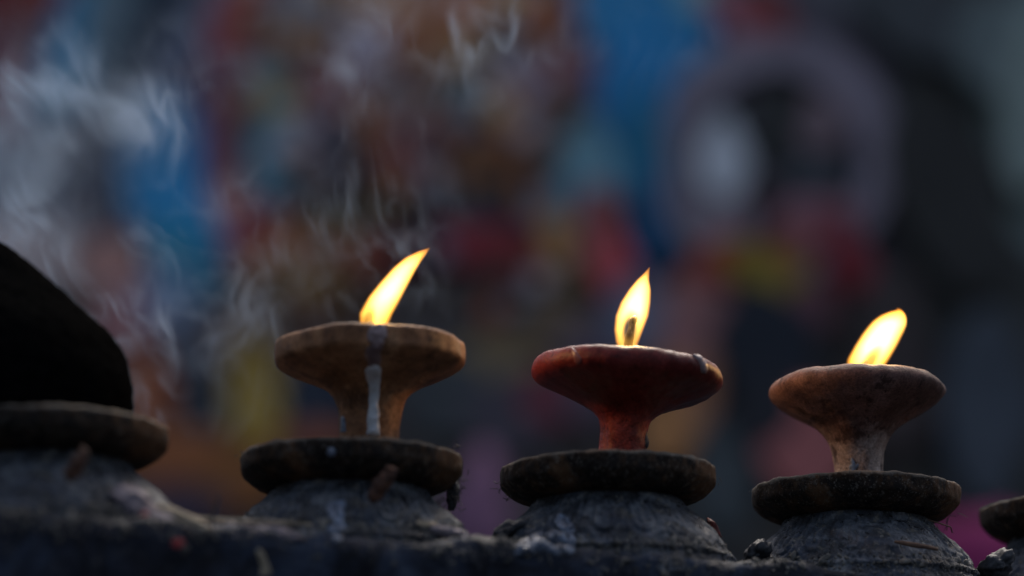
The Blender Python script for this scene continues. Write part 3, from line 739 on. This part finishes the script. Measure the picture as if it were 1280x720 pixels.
fuzz(stands[3], [(1196, 615, 1.387, 10, 7, 4), (944, 612, 1.387, 5, 6, 3), (1180, 655, 1.385, 10, 20, 12)], 3)

# ------------------------------------------------------------------ smoke
def smoke():
    bm = bmesh.new(); bmesh.ops.create_cube(bm, size=1)
    a = at(-60, 500, 1.40); b = at(900, -30, 1.40)
    y0_, y1_ = 1.385, 1.435
    o = obj('smoke', bm, None, loc=((a.x + b.x) / 2, (y0_ + y1_) / 2, (a.z + b.z) / 2), smooth=False)
    me_ = o.data
    for v in me_.vertices: v.co = Vector((v.co.x * (b.x - a.x + .06), v.co.y * (y1_ - y0_), v.co.z * (b.z - a.z + .04)))
    s = N('smoke_wisps'); s.n.remove(s.b)
    g = s.n.new('ShaderNodeNewGeometry'); pos = g.outputs['Position']
    sp = s.n.new('ShaderNodeSeparateXYZ'); s.l.new(pos, sp.inputs[0])
    # swirl the lookup position
    wn_ = s.n.new('ShaderNodeTexNoise'); wn_.inputs['Scale'].default_value = 11; wn_.inputs['Detail'].default_value = 3
    mpw = s.n.new('ShaderNodeMapping'); mpw.inputs['Scale'].default_value = (1, .15, 1); s.l.new(pos, mpw.inputs[0]); s.l.new(mpw.outputs[0], wn_.inputs['Vector'])
    def vm(op, a_, b_):
        x = s.n.new('ShaderNodeVectorMath'); x.operation = op
        for k, q in enumerate((a_, b_)):
            if isinstance(q, (tuple, Vector)): x.inputs[k].default_value = q
            elif isinstance(q, (int, float)): x.inputs[3].default_value = q
            else: s.l.new(q, x.inputs[k])
        return x.outputs[0]
    warp = vm('SCALE', vm('SUBTRACT', wn_.outputs[1], (.5, .5, .5)), .15)
    q = vm('ADD', pos, warp)
    n1 = s.noise(20, 2.0, .5, 0, q, (1.0, .1, 1.2))
    ridge = s.math('SUBTRACT', 1.0, s.math('ABSOLUTE', s.math('MULTIPLY', s.math('SUBTRACT', n1, .5), 9.0)))
    ridge = s.math('POWER', s.math('MAXIMUM', ridge, 0.0), 5.0)
    n1b = s.noise(34, 2.0, .5, 0, q, (1.3, .1, 1.0))
    rb = s.math('SUBTRACT', 1.0, s.math('ABSOLUTE', s.math('MULTIPLY', s.math('SUBTRACT', n1b, .52), 8.0)))
    ridge = s.math('ADD', ridge, s.math('MULTIPLY', s.math('POWER', s.math('MAXIMUM', rb, 0.0), 5.0), .7))
    gate = s.noise(14, 2, .5, 0, pos)
    ridge = s.math('MULTIPLY', ridge, s.ramp(gate, [(.42, 0.15), (.6, 1.6)]))
    n2 = s.noise(16, 5, .6, .3, q, (1, .3, 1))
    soft = s.math('MAXIMUM', s.math('MULTIPLY', s.math('SUBTRACT', n2, .40), 3.0), 0.0)
    tot = None
    def gauss(u, v, ru, rv, amp, wr):
        nonlocal tot
        c = at(u, v, 1.41); k = 1.41 / F
        ax = s.math('DIVIDE', s.math('SUBTRACT', sp.outputs[0], c.x), ru * k); az = s.math('DIVIDE', s.math('SUBTRACT', sp.outputs[2], c.z), rv * k)
        e = s.math('EXPONENT', s.math('MULTIPLY', s.math('ADD', s.math('MULTIPLY', ax, ax), s.math('MULTIPLY', az, az)), -1.0))
        dens = s.math('ADD', s.math('MULTIPLY', soft, 1 - wr), s.math('MULTIPLY', ridge, wr))
        x = s.math('MULTIPLY', s.math('MULTIPLY', e, dens), amp)
        tot = x if tot is None else s.math('ADD', tot, x)
    gauss(20, 220, 75, 130, 40.0, .6)
    gauss(175, 150, 42, 42, 44.0, .5)
    gauss(210, 350, 110, 120, 22, .92)
    gauss(75, 110, 40, 50, 30, .75)
    gauss(435, 385, 22, 22, 18, .85)
    gauss(420, 300, 100, 70, 13, .95)
    gauss(520, 60, 240, 80, 9, .85)
    fy = s.math('SUBTRACT', 1.0, s.math('POWER', s.math('ABSOLUTE', s.math('DIVIDE', s.math('SUBTRACT', sp.outputs[1], 1.41), .0245)), 4.0))
    tot = s.math('MULTIPLY', tot, s.math('MAXIMUM', fy, 0.0))
    pv = s.n.new('ShaderNodeVolumePrincipled'); pv.inputs['Color'].default_value = (.58, .76, 1.0, 1)
    s.l.new(tot, pv.inputs['Density']); s.l.new(pv.outputs[0], s.o.inputs['Volume'])
    me_.materials.append(s.m)
    tag(o, 'thin bluish grey smoke drifting behind the lamps, thickest at the left', 'smoke', kind='stuff')
    return o
smoke()
